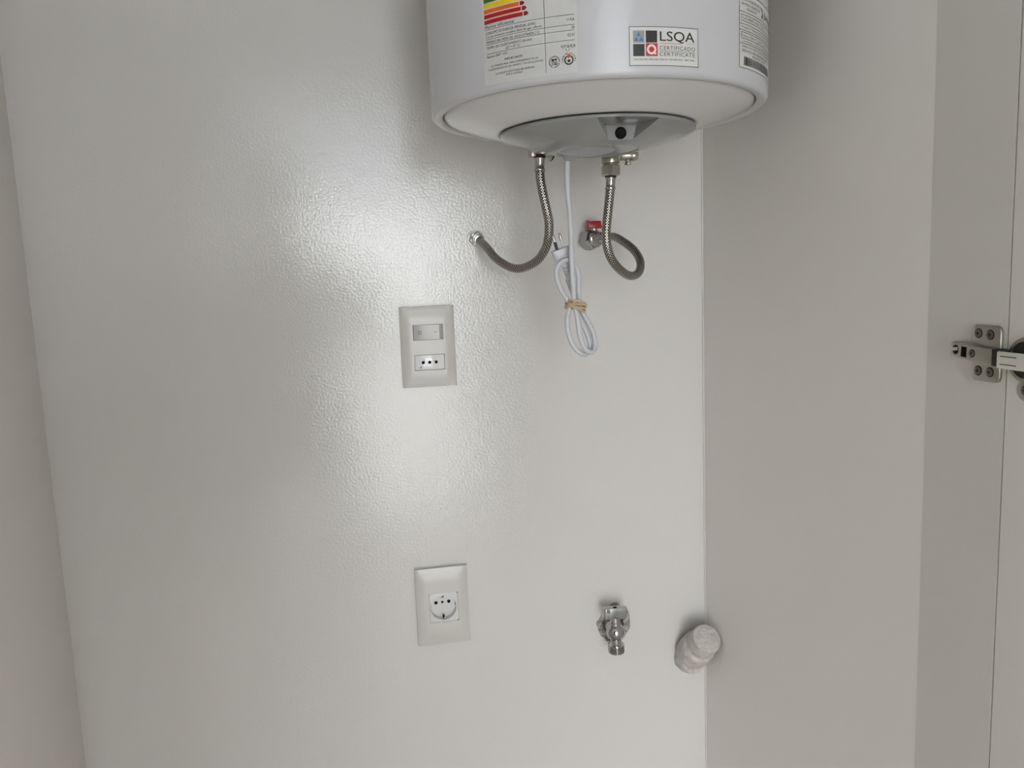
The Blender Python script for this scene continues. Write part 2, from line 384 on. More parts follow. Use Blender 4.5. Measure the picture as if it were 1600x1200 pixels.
# energy label
b = NB(); rect(b, -163.5, -68.5, 27.0, 150.0, 0.00012); en = flat('energy_label', b, 'paper', heater, 'off-white energy rating label with coloured bars')
def bar(z0, z1, s_end, m, tip):
    b = NB(); rect(b, -160.8, s_end, z0, z1); flat('scale_bar', b, m, en)
    if tip:
        b = NB(); zm = (z0 + z1) / 2
        poly(b, [(s_end + 1.0, z0), (s_end + 4.0, z0), (s_end + 6.0, zm), (s_end + 4.0, z1), (s_end + 1.0, z1)]); flat('bar_tip', b, 'tip_dark', en)
bar(81.7, 85.2, -118.6, 'bar_red', 1); bar(86.5, 90.0, -120.3, 'bar_red', 1); bar(91.1, 94.5, -122.2, 'bar_orange', 1)
bar(95.7, 99.3, -124.0, 'bar_yellow', 1); bar(100.5, 104.1, -126.0, 'bar_green', 1); bar(105.3, 108.9, -128.0, 'bar_lime', 1); bar(110.1, 113.7, -130.0, 'bar_green', 1)
b = NB()
for z in (85.25, 90.05, 94.55, 99.35): rect(b, -160.8, -117.0, z + 0.25, z + 0.9, 0.00026)
flat('bar_gaps', b, 'pink_edge', en)
b = NB()
text(b, 'Menos eficiente', -160.5, -127.8, 77.6, 3.0, 0.018, 1.1)
text(b, 'CONSUMO DE ENERGÍA MENSUAL (kWh)', -160.0, -106.5, 72.2, 2.6, 0.004)
text(b, 'Con una extracción completa diaria de agua caliente', -160.0, -100.6, 69.3, 2.1, 0.004)
text(b, 'TEMPERATURA MEDIA DEL AGUA EXTRAÍDA (°C)', -159.6, -103.0, 64.2, 2.4, 0.004)
text(b, 'TIEMPO DE CALENTAMIENTO (hh:mm)', -159.4, -110.3, 59.3, 2.4, 0.004)
text(b, '(ΔT = 50 °C)', -137.4, -122.5, 56.2, 2.4, 0.004)
text(b, 'Norma UNIT 1157', -159.4, -135.8, 51.4, 2.5, 0.014)
text(b, 'IMPORTANTE', -139.0, -120.2, 46.3, 2.4, 0.016)
text(b, 'EL CONSUMO REAL VARÍA DEPENDIENDO DE LAS', -154.4, -104.8, 42.8, 1.75)
text(b, 'CONDICIONES DE USO DEL APARATO Y SU LOCALIZACIÓN', -158.2, -100.4, 39.9, 1.75)
text(b, 'LA ETIQUETA SOLO PUEDE SER RETIRADA', -149.8, -108.5, 35.3, 1.75)
text(b, 'POR EL USUARIO', -137.8, -120.8, 32.8, 1.75)
text(b, '114,6', -77.4, -70.8, 71.5, 2.7); text(b, '54', -73.5, -70.8, 64.5, 2.6); text(b, '02:01', -77.1, -71.0, 58.3, 2.7)
text(b, 'ursea', -83.3, -70.4, 49.2, 3.4, 0.01, 1.2)
flat('printed_text', b, 'ink', en)
b = NB()
for z in (76.6, 68.05, 63.35, 55.0): rect(b, -160.0, -70.8, z - 0.18, z + 0.18)
rect(b, -98.1, -97.7, 29.6, 118.0, 0.00034)
rect(b, -82.4, -80.4, 47.9, 48.15); rect(b, -74.2, -72.0, 48.3, 48.55); ring(b, -77.4, 47.9, 1.5, 1.8, n=20); rect(b, -79.8, -78.9, 47.3, 47.5)
flat('rule_lines', b, 'ink_grey', en)
b = NB()                                                           # round black and white mark
ring(b, -89.9, 38.0, 4.9, 5.15)
for k in range(22):
    if k in (15, 16, 21): continue
    ring(b, -89.9, 38.0, 4.0, 4.75, k * 360 / 22, k * 360 / 22 + 10, 2)
rect(b, -92.5, -90.0, 38.3, 40.8); rect(b, -89.6, -87.6, 38.9, 40.8); rect(b, -89.9, -88.9, 35.2, 38.2); rect(b, -88.3, -87.4, 35.2, 38.2); rect(b, -88.9, -88.3, 35.2, 36.0)
rect(b, -92.4, -91.9, 35.0, 38.0); rect(b, -91.2, -90.6, 35.0, 38.0)
flat('round_mark', b, 'ink_grey', en)
b = NB(); ring(b, -76.6, 38.3, 3.0, 4.25, 118, 422); disc(b, -76.6, 37.6, 1.35); flat('green_emblem', b, 'emblem_green', en)
b = NB(); disc(b, -76.55, 41.7, 1.75, 0.00036); flat('orange_emblem', b, 'emblem_orange', en)
b = NB(); word = 'EFICIENCIA ENERGÉTICA'
for i, ch in enumerate(word):
    if ch == ' ': continue
    a = math.radians(190 - 200 * i / (len(word) - 1)); t = a - PI / 2; cs, sn = math.cos(t), math.sin(t)
    ox, oz = -76.6 + 5.3 * math.cos(a), 38.3 + 5.3 * math.sin(a)
    text(b, ch, -0.42, 0.42, 0, 1.15, 0.01, fn=lambda s, z, cs=cs, sn=sn, ox=ox, oz=oz: WR(ox + s * cs - z * sn, oz + s * sn + z * cs, 0.00036))
flat('arc_text', b, 'ink_grey', en)

# certification sticker
b = NB(); rect(b, -23.2, 44.3, 29.8, 63.4, 0.00012); ce = flat('certification_sticker', b, 'paper_white', heater, 'framed white certification sticker with coloured squares')
b = NB()
for s0, s1, z0, z1 in ((-23.0, 44.1, 62.8, 63.3), (-23.0, 44.1, 29.9, 30.4), (-23.0, -22.5, 29.9, 63.3), (43.6, 44.1, 29.9, 63.3)): rect(b, s0, s1, z0, z1)
flat('sticker_frame', b, 'ink_grey', ce)
b = NB(); rect(b, -19.5, -9.2, 49.5, 59.8); flat('grey_square', b, 'square_grey', ce)
b = NB()
for dx, dz in ((0, 2.6), (-2.2, -1.6), (2.4, -1.6)): poly(b, [(-14.4 + dx - 1.9, 53.9 + dz - 1.4), (-14.4 + dx + 1.9, 53.9 + dz - 1.4), (-14.4 + dx, 53.9 + dz + 2.2)], 0.00038)
flat('triangle_emblem', b, 'triangle_blue', ce)
for q in ((-7.9, 2.6, 49.6, 59.8), (-19.5, -9.2, 38.1, 48.4)):
    b = NB(); rect(b, *q); flat('black_square', b, 'square_black', ce)
b = NB(); rect(b, -7.9, 2.9, 38.2, 49.0); flat('red_square', b, 'square_red', ce)
b = NB(); ring(b, -2.7, 43.8, 2.5, 4.4, n=40, off=0.0004); poly(b, [(-1.6, 42.0), (0.5, 39.2), (2.0, 40.2), (-0.2, 43.0)], 0.00042); flat('letter_in_square', b, 'pink_letter', ce)
b = NB(); text(b, 'LSQA', 5.2, 39.8, 51.2, 8.6, 0.012); flat('large_letters', b, 'ink', ce)
b = NB(); text(b, 'CERTIFICADO', 4.8, 40.4, 43.6, 3.5, 0.0, 1.12); text(b, 'CERTIFICATE', 4.8, 40.1, 38.4, 3.4, 0.0, 1.12)
text(b, 'UNIT-ISO 9001:2008  REG. PR01101 / ISO 9001:2015    REG. VP001', -19.6, 39.8, 34.8, 1.3); rect(b, 4.8, 40.0, 42.4, 42.7)
flat('small_letters', b, 'ink_grey', ce)
b = NB(); rect(b, 5.1, 26.3, 48.9, 49.3); rect(b, 31.0, 40.0, 49.4, 49.7); flat('red_rule', b, 'line_red', ce)

# rating plate on the right flank
b = NB(); rect(b, 98.3, 196.0, 35.9, 103.6, 0.00012); rp = flat('rating_label', b, 'paper_white', heater, 'rating label with barcode, curving out of sight')
b = NB(); W_ = 0.28
for z in (103.3, 86.7, 75.9, 70.4, 58.4, 36.2): rect(b, 98.4, 195.8, z - W_, z + W_)
for z0, z1 in ((78.6, 84.2), (63.0, 68.5)):
    rect(b, 101.4, 193.0, z0 - W_, z0 + W_); rect(b, 101.4, 193.0, z1 - W_, z1 + W_); rect(b, 101.2, 101.8, z0, z1)
for s, z0, z1 in ((126.2, 78.6, 84.2), (134.4, 63.0, 68.5), (149.9, 63.0, 68.5), (98.6, 36, 103.3)): rect(b, s - 0.3, s + 0.3, z0, z1)
flat('rule_lines', b, 'ink', rp)
b = NB()
text(b, 'TERMOTANQUE ELÉCTRICO', 102.5, 143.0, 96.9, 2.6); text(b, 'EN ACERO y AISLADO CON', 102.3, 141.8, 92.9, 2.6); text(b, 'POLIURETANO', 111.6, 132.2, 88.9, 2.4)
text(b, '15-05-00008', 103.4, 123.8, 80.1, 2.7); text(b, 'Vol. P 60 L', 128.7, 160.0, 80.1, 2.7)
text(b, 'Presión Máxima Admisible 0,7 MPa', 102.2, 180.0, 72.2, 2.4); text(b, 'Potencia 1500 W', 102.2, 130.6, 64.4, 2.5); text(b, '220', 137.0, 146.0, 64.4, 2.4); text(b, '50 Hz', 153.0, 170.0, 64.4, 2.4)
text(b, 'Certificado conforme UNIT-IEC 60335', 102.2, 180.0, 59.7, 2.0); text(b, 'FABRICAS SANITARIAS POPULARES S.A.', 102.2, 182.0, 54.9, 2.0); text(b, 'SERVICE: FRATERNIDAD 3948  TEL.', 102.4, 180.0, 51.0, 2.5, 0.01); text(b, 'REGISTRO 00000', 123.2, 160.0, 48.0, 2.0)
flat('printed_text', b, 'ink_grey', rp)
b = NB()
poly(b, [(144.0, 99.6), (150.5, 97.6), (152.4, 91.6), (149.0, 88.6), (147.2, 91.0), (149.4, 92.6), (148.8, 96.0), (145.8, 97.4)])
text(b, 'James', 154.0, 192.0, 91.2, 6.6, 0.03, 1.0, 0.2)
flat('maker_mark', b, 'ink', rp)
b = NB(); s = 106.4; rr = random.Random(11)
while s < 180:
    w = rr.choice((0.4, 0.4, 0.8, 1.2)); w = 2.2 if 109 < s < 112 else w
    rect(b, s, s + w, 38.9, 46.8); s += w + rr.choice((0.4, 0.5, 0.8))
flat('barcode', b, 'ink', rp)

# ------------------------------------------------------------------ hoses and fittings
HOSE_L = [(0.2250,-0.1600,1.5802), (0.2260,-0.1600,1.5624), (0.2308,-0.1600,1.5352), (0.2360,-0.1550,1.5119), (0.2341,-0.1450,1.4846), (0.2228,-0.1250,1.4654), (0.2020,-0.1000,1.4583), (0.1826,-0.0700,1.4715), (0.1724,-0.0450,1.4900), (0.1658,-0.0180,1.5015)]
HOSE_R = [(0.3144,-0.1650,1.5657), (0.3132,-0.1650,1.5485), (0.3091,-0.1650,1.5171), (0.3068,-0.1650,1.4934), (0.3121,-0.1600,1.4711), (0.3260,-0.1500,1.4546), (0.3464,-0.1350,1.4433), (0.3659,-0.1150,1.4460), (0.3751,-0.1000,1.4605), (0.3706,-0.0850,1.4784), (0.3557,-0.0700,1.4935), (0.3510,-0.0530,1.4985), (0.3455,-0.0330,1.4982)]
def ferrule(parent, p0, p1, r):
    p0, p1 = Vector(p0), Vector(p1); L = (p1 - p0).length; b = NB()
    lathe(b, p0, p1 - p0, [(r * 0.98, 0), (r * 1.12, L * 0.06), (r * 1.12, L * 0.16), (r * 0.97, L * 0.24), (r * 0.97, L * 0.74), (r * 1.02, L * 0.80), (r * 1.16, L * 0.86), (r * 1.16, L * 0.96), (r * 1.0, L)], 24)
    obj('ferrule', b, 'nickel', parent)
hose = thing('braided_hose', 'steel braided water hose hanging in a wide curve to the wall on the left', 'hose', (0.1646, 0, 1.5030))
b = NB(); uvl = b.loops.layers.uv.new('UVMap'); tube(b, smooth_path(HOSE_L), 0.0057, 18, uvl); obj('braided_tube', b, 'braid', hose)
ferrule(hose, (0.2256, -0.16, 1.5925), (0.2250, -0.16, 1.5755), 0.0062)
b = NB(); cyl(b, (0.2256, -0.16, 1.5945), (0.2256, -0.16, 1.5915), 0.0073, bev=0.0006); obj('gasket', b, 'rubber', hose)
b = NB(); hexnut(b, (0.1646, 0.001, 1.5034), (0.1648, -0.007, 1.5030), 0.0108, 0.2); obj('wall_nut', b, 'nickel', hose)
b = NB(); cyl(b, (0.1648, -0.008, 1.5030), (0.1655, -0.019, 1.5018), 0.0082, bev=0.001); cyl(b, (0.1655, -0.018, 1.5018), (0.1659, -0.023, 1.5008), 0.0069, bev=0.001); obj('collar', b, 'nickel', hose)
b = NB(); lathe(b, (0.1646, 0.0, 1.5032), (0, -1, 0), [(0.0128, -0.001), (0.0126, 0.0008), (0.0112, 0.0012), (0.0090, 0.0010)], 28); obj('wall_flange', b, 'paint', hose)

elbow = thing('elbow_fitting', 'nickel brass elbow under the heater above the left hose', 'pipe fitting', (0.2256, -0.16, 1.594))
b = NB(); cyl(b, (0.2195, -0.157, 1.6010), (0.2430, -0.146, 1.5965), 0.0078, 0.0072, bev=0.001); cyl(b, (0.2256, -0.158, 1.6030), (0.2256, -0.16, 1.5942), 0.0080, 0.0072, bev=0.0008); obj('elbow_body', b, 'brass', elbow)
b = NB(); box(b, 0.2140, 0.2200, -0.166, -0.148, 1.5930, 1.6060, 0.001); obj('square_end', b, 'brass', elbow)
b = NB(); cyl(b, (0.2410, -0.1470, 1.5972), (0.2440, -0.1455, 1.5965), 0.0074, bev=0.0008); obj('gasket', b, 'rubber', elbow)

hose2 = thing('braided_hose', 'steel braided water hose twisted in a small loop below the relief valve', 'hose', (0.3455, -0.033, 1.4982))
b = NB(); uvl = b.loops.layers.uv.new('UVMap'); tube(b, smooth_path(HOSE_R), 0.0057, 18, uvl); obj('braided_tube', b, 'braid', hose2)
ferrule(hose2, (0.3146, -0.165, 1.5665), (0.3138, -0.165, 1.5515), 0.0060)
b = NB(); hexnut(b, (0.3147, -0.165, 1.5812), (0.3146, -0.165, 1.5680), 0.0125, PI / 6 + 0.15); obj('union_nut', b, 'nickel', hose2, 'hexagonal nickel nut')
b = NB(); cyl(b, (0.3146, -0.165, 1.5685), (0.3146, -0.165, 1.5660), 0.0072, bev=0.0005); obj('gasket', b, 'rubber', hose2)

rv = thing('relief_valve', 'brass safety relief valve with a side outlet under the heater', 'valve', (0.315, -0.165, 1.582))
b = NB(); lathe(b, (0.3150, -0.165, 1.5808), (0, 0, 1), [(0.0085, 0), (0.0085, 0.0015), (0.0112, 0.0025), (0.0114, 0.0030), (0.0114, 0.0135), (0.0100, 0.0155), (0.0085, 0.0180)], 28); obj('valve_body', b, 'brass', rv)
b = NB(); lathe(b, (0.3230, -0.1655, 1.5930), (1, -0.02, 0), [(0.0055, 0), (0.0055, 0.004), (0.0068, 0.005), (0.0068, 0.018), (0.0072, 0.0185), (0.0072, 0.024), (0.0060, 0.0262), (0.003, 0.0268)], 28); obj('side_outlet', b, 'brass', rv)
b = NB(); lathe(b, (0.3372, -0.1662, 1.5930), (0, 0, -1), [(0.0030, 0.004), (0.0030, 0.0085), (0.0042, 0.0095), (0.0042, 0.0115), (0.0030, 0.0122)], 20); obj('drain_nozzle', b, 'brass', rv)
b = NB(); lathe(b, (0.3376, -0.1662, 1.5930), (0, 0, 1), [(0.0026, 0.005), (0.0026, 0.0075), (0.0038, 0.0085), (0.0036, 0.0105)], 20); obj('top_screw', b, 'brass', rv)
b = NB(); box(b, 0.3205, 0.3245, -0.1735, -0.1575, 1.5855, 1.6005, 0.001); obj('wrench_flat', b, 'brass', rv)

# red-handled shut-off valve on the wall
sv = thing('shutoff_valve', 'chrome shut-off valve with a red handle on the wall', 'valve', (0.3320, 0, 1.4970))
b = NB(); lathe(b, (0.3325, 0.0, 1.4968), (0, -1, 0), [(0.0150, -0.001), (0.0147, 0.0012), (0.0130, 0.0022), (0.010, 0.002)], 30); obj('wall_flange', b, 'chrome', sv)
b = NB(); hexnut(b, (0.3275, -0.001, 1.4966), (0.3350, -0.018, 1.4976), 0.0152, 0.25); obj('hex_body', b, 'chrome', sv, smooth=20)
b = NB(); d = Vector((0.58, -0.80, 0.02)).normalized(); p = Vector((0.3345, -0.017, 1.4976))
lathe(b, p, d, [(0.0118, 0), (0.0122, 0.004), (0.0112, 0.005), (0.0112, 0.007), (0.0100, 0.0075), (0.0100, 0.0105), (0.0090, 0.011), (0.0090, 0.0135), (0.0078, 0.014), (0.0078, 0.020), (0.006, 0.0205)], 30); obj('threaded_outlet', b, 'chrome', sv)
b = NB(); cyl(b, (0.3345, -0.017, 1.5080), (0.3347, -0.017, 1.5145), 0.0055, bev=0.0006); obj('stem', b, 'chrome', sv)
b = NB()
pts = [(-0.0095, -0.006), (0.0100, -0.006), (0.0085, 0.0048), (-0.0075, 0.0042), (-0.0105, 0.0062)]
top = [b.verts.new((0.3345 + x * 1.04, -0.026 + 0.0, 1.5180 + z)) for x, z in pts]; bot = [b.verts.new((0.3345 + x, -0.010, 1.5180 + z * 0.9)) for x, z in pts]
b.faces.new(top); b.faces.new(bot)
for k in range(5): b.faces.new((top[k], top[(k + 1) % 5], bot[(k + 1) % 5], bot[k]))
bmesh.ops.recalc_face_normals(b, faces=b.faces); bmesh.ops.bevel(b, geom=list(b.edges), offset=0.0012, segments=2, affect='EDGES', profile=0.5)
obj('handle', b, 'red', sv, 'red plastic handle', smooth=30)

# ------------------------------------------------------------------ power cord, bundled
CORD = [(0.2450,-0.2240,1.5870), (0.2460,-0.2150,1.5760), (0.2468,-0.2100,1.5451), (0.2488,-0.2110,1.5152), (0.2484,-0.2130,1.4700), (0.2491,-0.2130,1.4397), (0.2520,-0.2080,1.4134), (0.2563,-0.2050,1.3929), (0.2581,-0.2050,1.3733), (0.2649,-0.2050,1.3565), (0.2752,-0.2000,1.3523), (0.2796,-0.1970,1.3613), (0.2774,-0.1950,1.3772), (0.2704,-0.1950,1.3918), (0.2627,-0.1950,1.4079), (0.2608,-0.1950,1.4275), (0.2608,-0.1970,1.4454), (0.2564,-0.2000,1.4594), (0.2470,-0.2030,1.4658), (0.2377,-0.2050,1.4638), (0.2319,-0.2050,1.4556), (0.2315,-0.2050,1.4434), (0.2378,-0.2030,1.4286), (0.2477,-0.2000,1.4118), (0.2439,-0.2000,1.3933), (0.2457,-0.2000,1.3736), (0.2534,-0.2000,1.3575), (0.2651,-0.1980,1.3495), (0.2749,-0.1900,1.3547), (0.2734,-0.1880,1.3706), (0.2660,-0.1870,1.3900), (0.2600,-0.1870,1.4093), (0.2569,-0.1880,1.4221), (0.2518,-0.1900,1.4349), (0.2486,-0.1910,1.4428)]
pc = thing('power_cord', 'white power cord hanging bundled under the heater', 'power cord', (0.2569, -0.2, 1.3495))
b = NB(); tube(b, smooth_path(CORD, 8, 4), 0.0031, 14); obj('cord', b, 'cord', pc)
ax = Vector((0.2506 - 0.2390, 0.001, 1.4380 - 1.4785)).normalized()          # down the plug
sx = Vector((0.2512 - 0.2293, 0, 1.4829 - 1.4767)).normalized(); ny = ax.cross(sx).normalized(); sx = ny.cross(ax)
po_ = Vector((0.2402, -0.1920, 1.4798))
def PL(x, t, y=0.0): return po_ + sx * x + ax * t + ny * y
b = NB()
secs = [(0.0, 0.0108, 0.0062), (0.0010, 0.0116, 0.0070), (0.010, 0.0112, 0.0070), (0.016, 0.0095, 0.0066), (0.0205, 0.0062, 0.0055), (0.0215, 0.0048, 0.0048)]
rings = []
for t, hw, hd in secs:
    rg = []
    for k in range(20):
        a = 2 * PI * k / 20; c, s = math.cos(a), math.sin(a); e = 0.45
        rg.append(b.verts.new(PL(hw * math.copysign(abs(c) ** e, c), t, hd * math.copysign(abs(s) ** e, s))))
    rings.append(rg)
for a, c in zip(rings, rings[1:]):
    for k in range(20): b.faces.new((a[k], a[(k + 1) % 20], c[(k + 1) % 20], c[k]))
b.faces.new(rings[0]); b.faces.new(rings[-1])
plug = obj('plug_body', b, 'cord', pc, smooth=35)
for x in (-0.0042, 0.0042):
    b = NB(); cyl(b, PL(x, 0.001), PL(x, -0.0095), 0.0019, seg=14); obj('pin_sleeve', b, 'grey_mark' if x < 0 else 'cord', plug)
    b = NB(); lathe(b, PL(x, -0.009), -ax, [(0.0018, 0), (0.0018, 0.0075), (0.0013, 0.0088), (0.0004, 0.0092)], 14); obj('pin', b, 'nickel', plug, 'metal plug pin')
b = NB()
for k in range(6):
    t = 0.0215 + k * 0.0032; r = 0.0050 - k * 0.00025
    lathe(b, PL(0, t), ax, [(r * 0.75, -0.0004), (r, 0.0), (r, 0.0017), (r * 0.75, 0.0021), (r * 0.72, 0.0030)], 18)
obj('strain_relief', b, 'cord', plug, 'ribbed strain relief')
b = NB()
tx = Vector((0.970, 0, -0.245)); tz = Vector((0.245, 0, 0.970)); tcn = Vector((0.2558, -0.1985, 1.4108))
for k in range(4):
    path = []
    for i in range(41):
        a = 2 * PI * i / 40
        path.append(tcn + tx * (0.0118 * math.cos(a)) + Vector((0, 1, 0)) * (0.0150 * math.sin(a)) + tz * (-0.0042 + k * 0.0027 + 0.0013 * math.sin(2 * a + k * 1.7)))
    tube(b, path, 0.0016, 8, cap=False)
obj('rubber_band', b, 'band', pc, 'tan rubber band around the bundle')

# ------------------------------------------------------------------ wall plates
def wall_plate(x0, x1, z0, z1):
    b = NB(); nx, nz = 26, 36; g = []
    def us(n): return [0.5 - 0.5 * math.cos(PI * k / n) for k in range(n + 1)]
    for v in us(nz):
        row = []
        for u in us(nx):
            x = x0 + (x1 - x0) * u; z = z0 + (z1 - z0) * v
            tx_ = min(1, min(x - x0, x1 - x) / 0.014); tz_ = min(1, min(z - z0, z1 - z) / 0.020)
            sm = lambda t: t * t * (3 - 2 * t)
            h = 0.0060 + 0.0020 * sm(tx_) * sm(tz_) + 0.0012 * min(1, min(x - x0, x1 - x) / 0.004) + 0.0006 * min(1, min(z - z0, z1 - z) / 0.004)
            row.append(b.verts.new((x, -h, z)))
        g.append(row)
    for j in range(nz):
        for i in range(nx): b.faces.new((g[j][i], g[j][i + 1], g[j + 1][i + 1], g[j + 1][i]))
    edge = [g[0][i] for i in range(nx + 1)] + [g[j][nx] for j in range(1, nz + 1)] + [g[nz][i] for i in range(nx - 1, -1, -1)] + [g[j][0] for j in range(nz - 1, 0, -1)]
    back = [b.verts.new((v.co.x, -0.0002, v.co.z)) for v in edge]; n = len(edge)
    for k in range(n): b.faces.new((edge[k], edge[(k + 1) % n], back[(k + 1) % n], back[k]))
    b.faces.new(back)
    return b
def cut(x0, x1, z0, z1, g=0.0005, back=-0.003):
    c = NB(); box(c, x0 - g, x1 + g, -0.03, back, z0 - g, z1 + g); return c
def hole_disc(bm, x, z, r, y, n=20): lathe(bm, (x, y + 0.0006, z), (0, -1, 0), [(r, 0), (r, 0.00085)], n)
def spark(bm, x, z, k, y):                                         # small arrow-shaped maker's mark
    for pts in ([(-1.9, -1.2), (0.2, -0.3), (0.9, 0.9), (-0.3, 0.1)], [(0.0, -1.1), (0.7, -1.1), (0.7, 0.4), (0.2, 0.2)], [(0.3, 0.3), (1.5, 1.0), (0.8, 1.4)]):
        bm.faces.new([bm.verts.new((x + px * k, y, z + pz * k)) for px, pz in pts])

sw = thing('switch_plate', 'cream wall plate with a rocker switch above a three-hole socket', 'switch', (0.0884, 0, 1.296))
R1 = (0.0677, 0.1096, 1.3640, 1.3851); R2 = (0.0679, 0.1101, 1.3208, 1.3423)
b = boolean(wall_plate(0.0497, 0.1271, 1.2960, 1.4116), [cut(*R1), cut(*R2)]); obj('plate', b, 'plastic', sw, smooth=30)
b = NB()                                                           # rocker: a shallow ridge, right end pressed in
x0, x1, z0, z1 = R1; pr = [(x0, -0.0080), (x0 + 0.0006, -0.0092), (x1 - 0.0085, -0.0106), (x1 - 0.0050, -0.0106), (x1 - 0.0034, -0.0104), (x1, -0.0096)]
lo = [b.verts.new((x, y, z0)) for x, y in pr] + [b.verts.new((x1, -0.0035, z0)), b.verts.new((x0, -0.0035, z0))]
hi = [b.verts.new((x, y, z1)) for x, y in pr] + [b.verts.new((x1, -0.0035, z1)), b.verts.new((x0, -0.0035, z1))]
b.faces.new(lo); b.faces.new(hi)
for k in range(8): b.faces.new((lo[k], lo[(k + 1) % 8], hi[(k + 1) % 8], hi[k]))
bmesh.ops.recalc_face_normals(b, faces=b.faces)
rk = obj('rocker', b, 'rocker', sw, 'greyish rocker switch', smooth=0)
b = NB(); n = 28; cx_, cz_ = 0.0772, 1.3746
ry = lambda x: -0.0092 - (x - x0 - 0.0006) / (x1 - x0 - 0.0091) * 0.0014 - 0.00008
i_ = [b.verts.new((cx_ + 0.0019 * math.cos(2 * PI * k / n), ry(cx_ + 0.0019 * math.cos(2 * PI * k / n)), cz_ + 0.0019 * math.sin(2 * PI * k / n))) for k in range(n)]
o_ = [b.verts.new((cx_ + 0.0025 * math.cos(2 * PI * k / n), ry(cx_ + 0.0025 * math.cos(2 * PI * k / n)), cz_ + 0.0025 * math.sin(2 * PI * k / n))) for k in range(n)]
for k in range(n): b.faces.new((i_[k], o_[k], o_[(k + 1) % n], i_[(k + 1) % n]))
b.faces.new([b.verts.new((x, ry(x), z)) for x, z in ((0.0972, 1.3743), (0.1012, 1.3743), (0.1012, 1.3749), (0.0972, 1.3749))])
flat('switch_marks', b, 'grey_mark', rk)
b = NB(); box(b, R2[0], R2[1], -0.0094, -0.0035, R2[2], R2[3], 0.0007); so3 = obj('socket_insert', b, 'insert', sw, 'white three-hole socket insert', smooth=30)
for x in (0.0797, 0.0889, 0.0982):
    b = NB(); hole_disc(b, x, 1.3315, 0.0023, -0.0092); obj('contact_hole', b, 'black', so3)
b = NB(); spark(b, 0.0758, 1.3248, 0.0014, -0.00946); flat('maker_mark', b, 'grey_mark', so3)

ws = thing('wall_socket', 'cream wall plate with one round recessed socket near the bottom', 'socket', (0.089, 0, 0.9055))
R3 = (0.0695, 0.1118, 0.9414, 0.9853)
b = boolean(wall_plate(0.0502, 0.1280, 0.9055, 1.0244), [cut(*R3, g=0.0003, back=0.01)]); obj('plate', b, 'plastic', ws, smooth=30)
b = NB(); cx_, cz_, rr_ = 0.0900, 0.9635, 0.0192; N = 64; yf, yb = -0.0094, -0.0005
inn, out, bk, sk = [], [], [], []
for k in range(N):
    a = 2 * PI * (k + 0.5) / N; c, s = math.cos(a), math.sin(a)
    ex = (R3[1] - cx_) / c if c > 0 else (R3[0] - cx_) / c if c < 0 else 9
    ez = (R3[3] - cz_) / s if s > 0 else (R3[2] - cz_) / s if s < 0 else 9
    e = min(ex, ez)
    out.append(b.verts.new((cx_ + e * c, yf, cz_ + e * s))); sk.append(b.verts.new((cx_ + e * c, -0.0005, cz_ + e * s)))
    inn.append(b.verts.new((cx_ + rr_ * c, yf - 0.0003, cz_ + rr_ * s))); bk.append(b.verts.new((cx_ + rr_ * 0.96 * c, yb, cz_ + rr_ * 0.96 * s)))
for k in range(N):
    q = (k + 1) % N
    b.faces.new((inn[k], out[k], out[q], inn[q])); b.faces.new((inn[k], inn[q], bk[q], bk[k])); b.faces.new((out[k], sk[k], sk[q], out[q]))
b.faces.new(bk)
si = obj('socket_insert', b, 'plastic_white', ws, 'white insert with a round recess', smooth=35)
for x, z, r in ((0.0797, 0.9682, 0.0026), (0.0990, 0.9686, 0.0026), (0.0893, 0.9685, 0.0019)):
    b = NB(); hole_disc(b, x, z, r, -0.0006); obj('contact_hole', b, 'black', si)
b = NB(); box(b, 0.0886, 0.0914, -0.0062, -0.0006, 0.9450, 0.9495, 0.0004); obj('earth_slot', b, 'black', si)
b = NB(); box(b, 0.0902, 0.0926, -0.0085, -0.0010, 0.9446, 0.9476, 0.0004); obj('earth_clip', b, 'nickel', si, 'metal earthing clip')
for s in (-1, 1):
    b = NB(); box(b, cx_ + s * 0.0183 - 0.0008, cx_ + s * 0.0183 + 0.0008, -0.0085, -0.0008, 0.9615, 0.9655, 0.0003); obj('guide_rib', b, 'plastic', si)
b = NB(); spark(b, 0.0900, 0.9770, 0.0020, -0.00075); flat('maker_mark', b, 'grey_mark', si)

# ------------------------------------------------------------------ chrome tap in a rough hole
b = NB(); rr = random.Random(5); n = 40; rings = []
noise = [rr.uniform(0.86, 1.16) for _ in range(n)]; noise = [(noise[k - 1] + 2 * noise[k] + noise[(k + 1) % n]) / 4 for k in range(n)]
for fr, y in ((1.0, 0.001), (1.0, -0.0010), (0.88, -0.0032), (0.72, -0.0026), (0.60, -0.0004)):
    ring_ = []
    for k in range(n):
        a = 2 * PI * k / n; lump = rr.uniform(-0.0008, 0.0008) if 0 > y else 0
        ring_.append(b.verts.new((0.3550 + 0.0255 * fr * noise[k] * math.cos(a), y + lump, 0.9020 + 0.0315 * fr * noise[k] * math.sin(a))))
    rings.append(ring_)
for a, c in zip(rings, rings[1:]):
    for k in range(n): b.faces.new((a[k], a[(k + 1) % n], c[(k + 1) % n], c[k]))
pt = obj('plaster_rim', b, 'plaster', wall_back, 'rough plaster rim of the hole around the tap', smooth=0)
b = NB(); b.faces.new([b.verts.new((0.3550 + 0.0255 * 0.66 * noise[k] * math.cos(2 * PI * k / n), -0.0006, 0.9020 + 0.0315 * 0.66 * noise[k] * math.sin(2 * PI * k / n))) for k in range(n)]); obj('hole_bottom', b, 'hole', wall_back, 'dark unfinished hole around the tap', smooth=0)
tap = thing('angle_tap', 'small chrome water tap coming out of a rough hole in the wall', 'tap', (0.3465, 0, 0.872))
TX, TY = 0.3472, -0.036
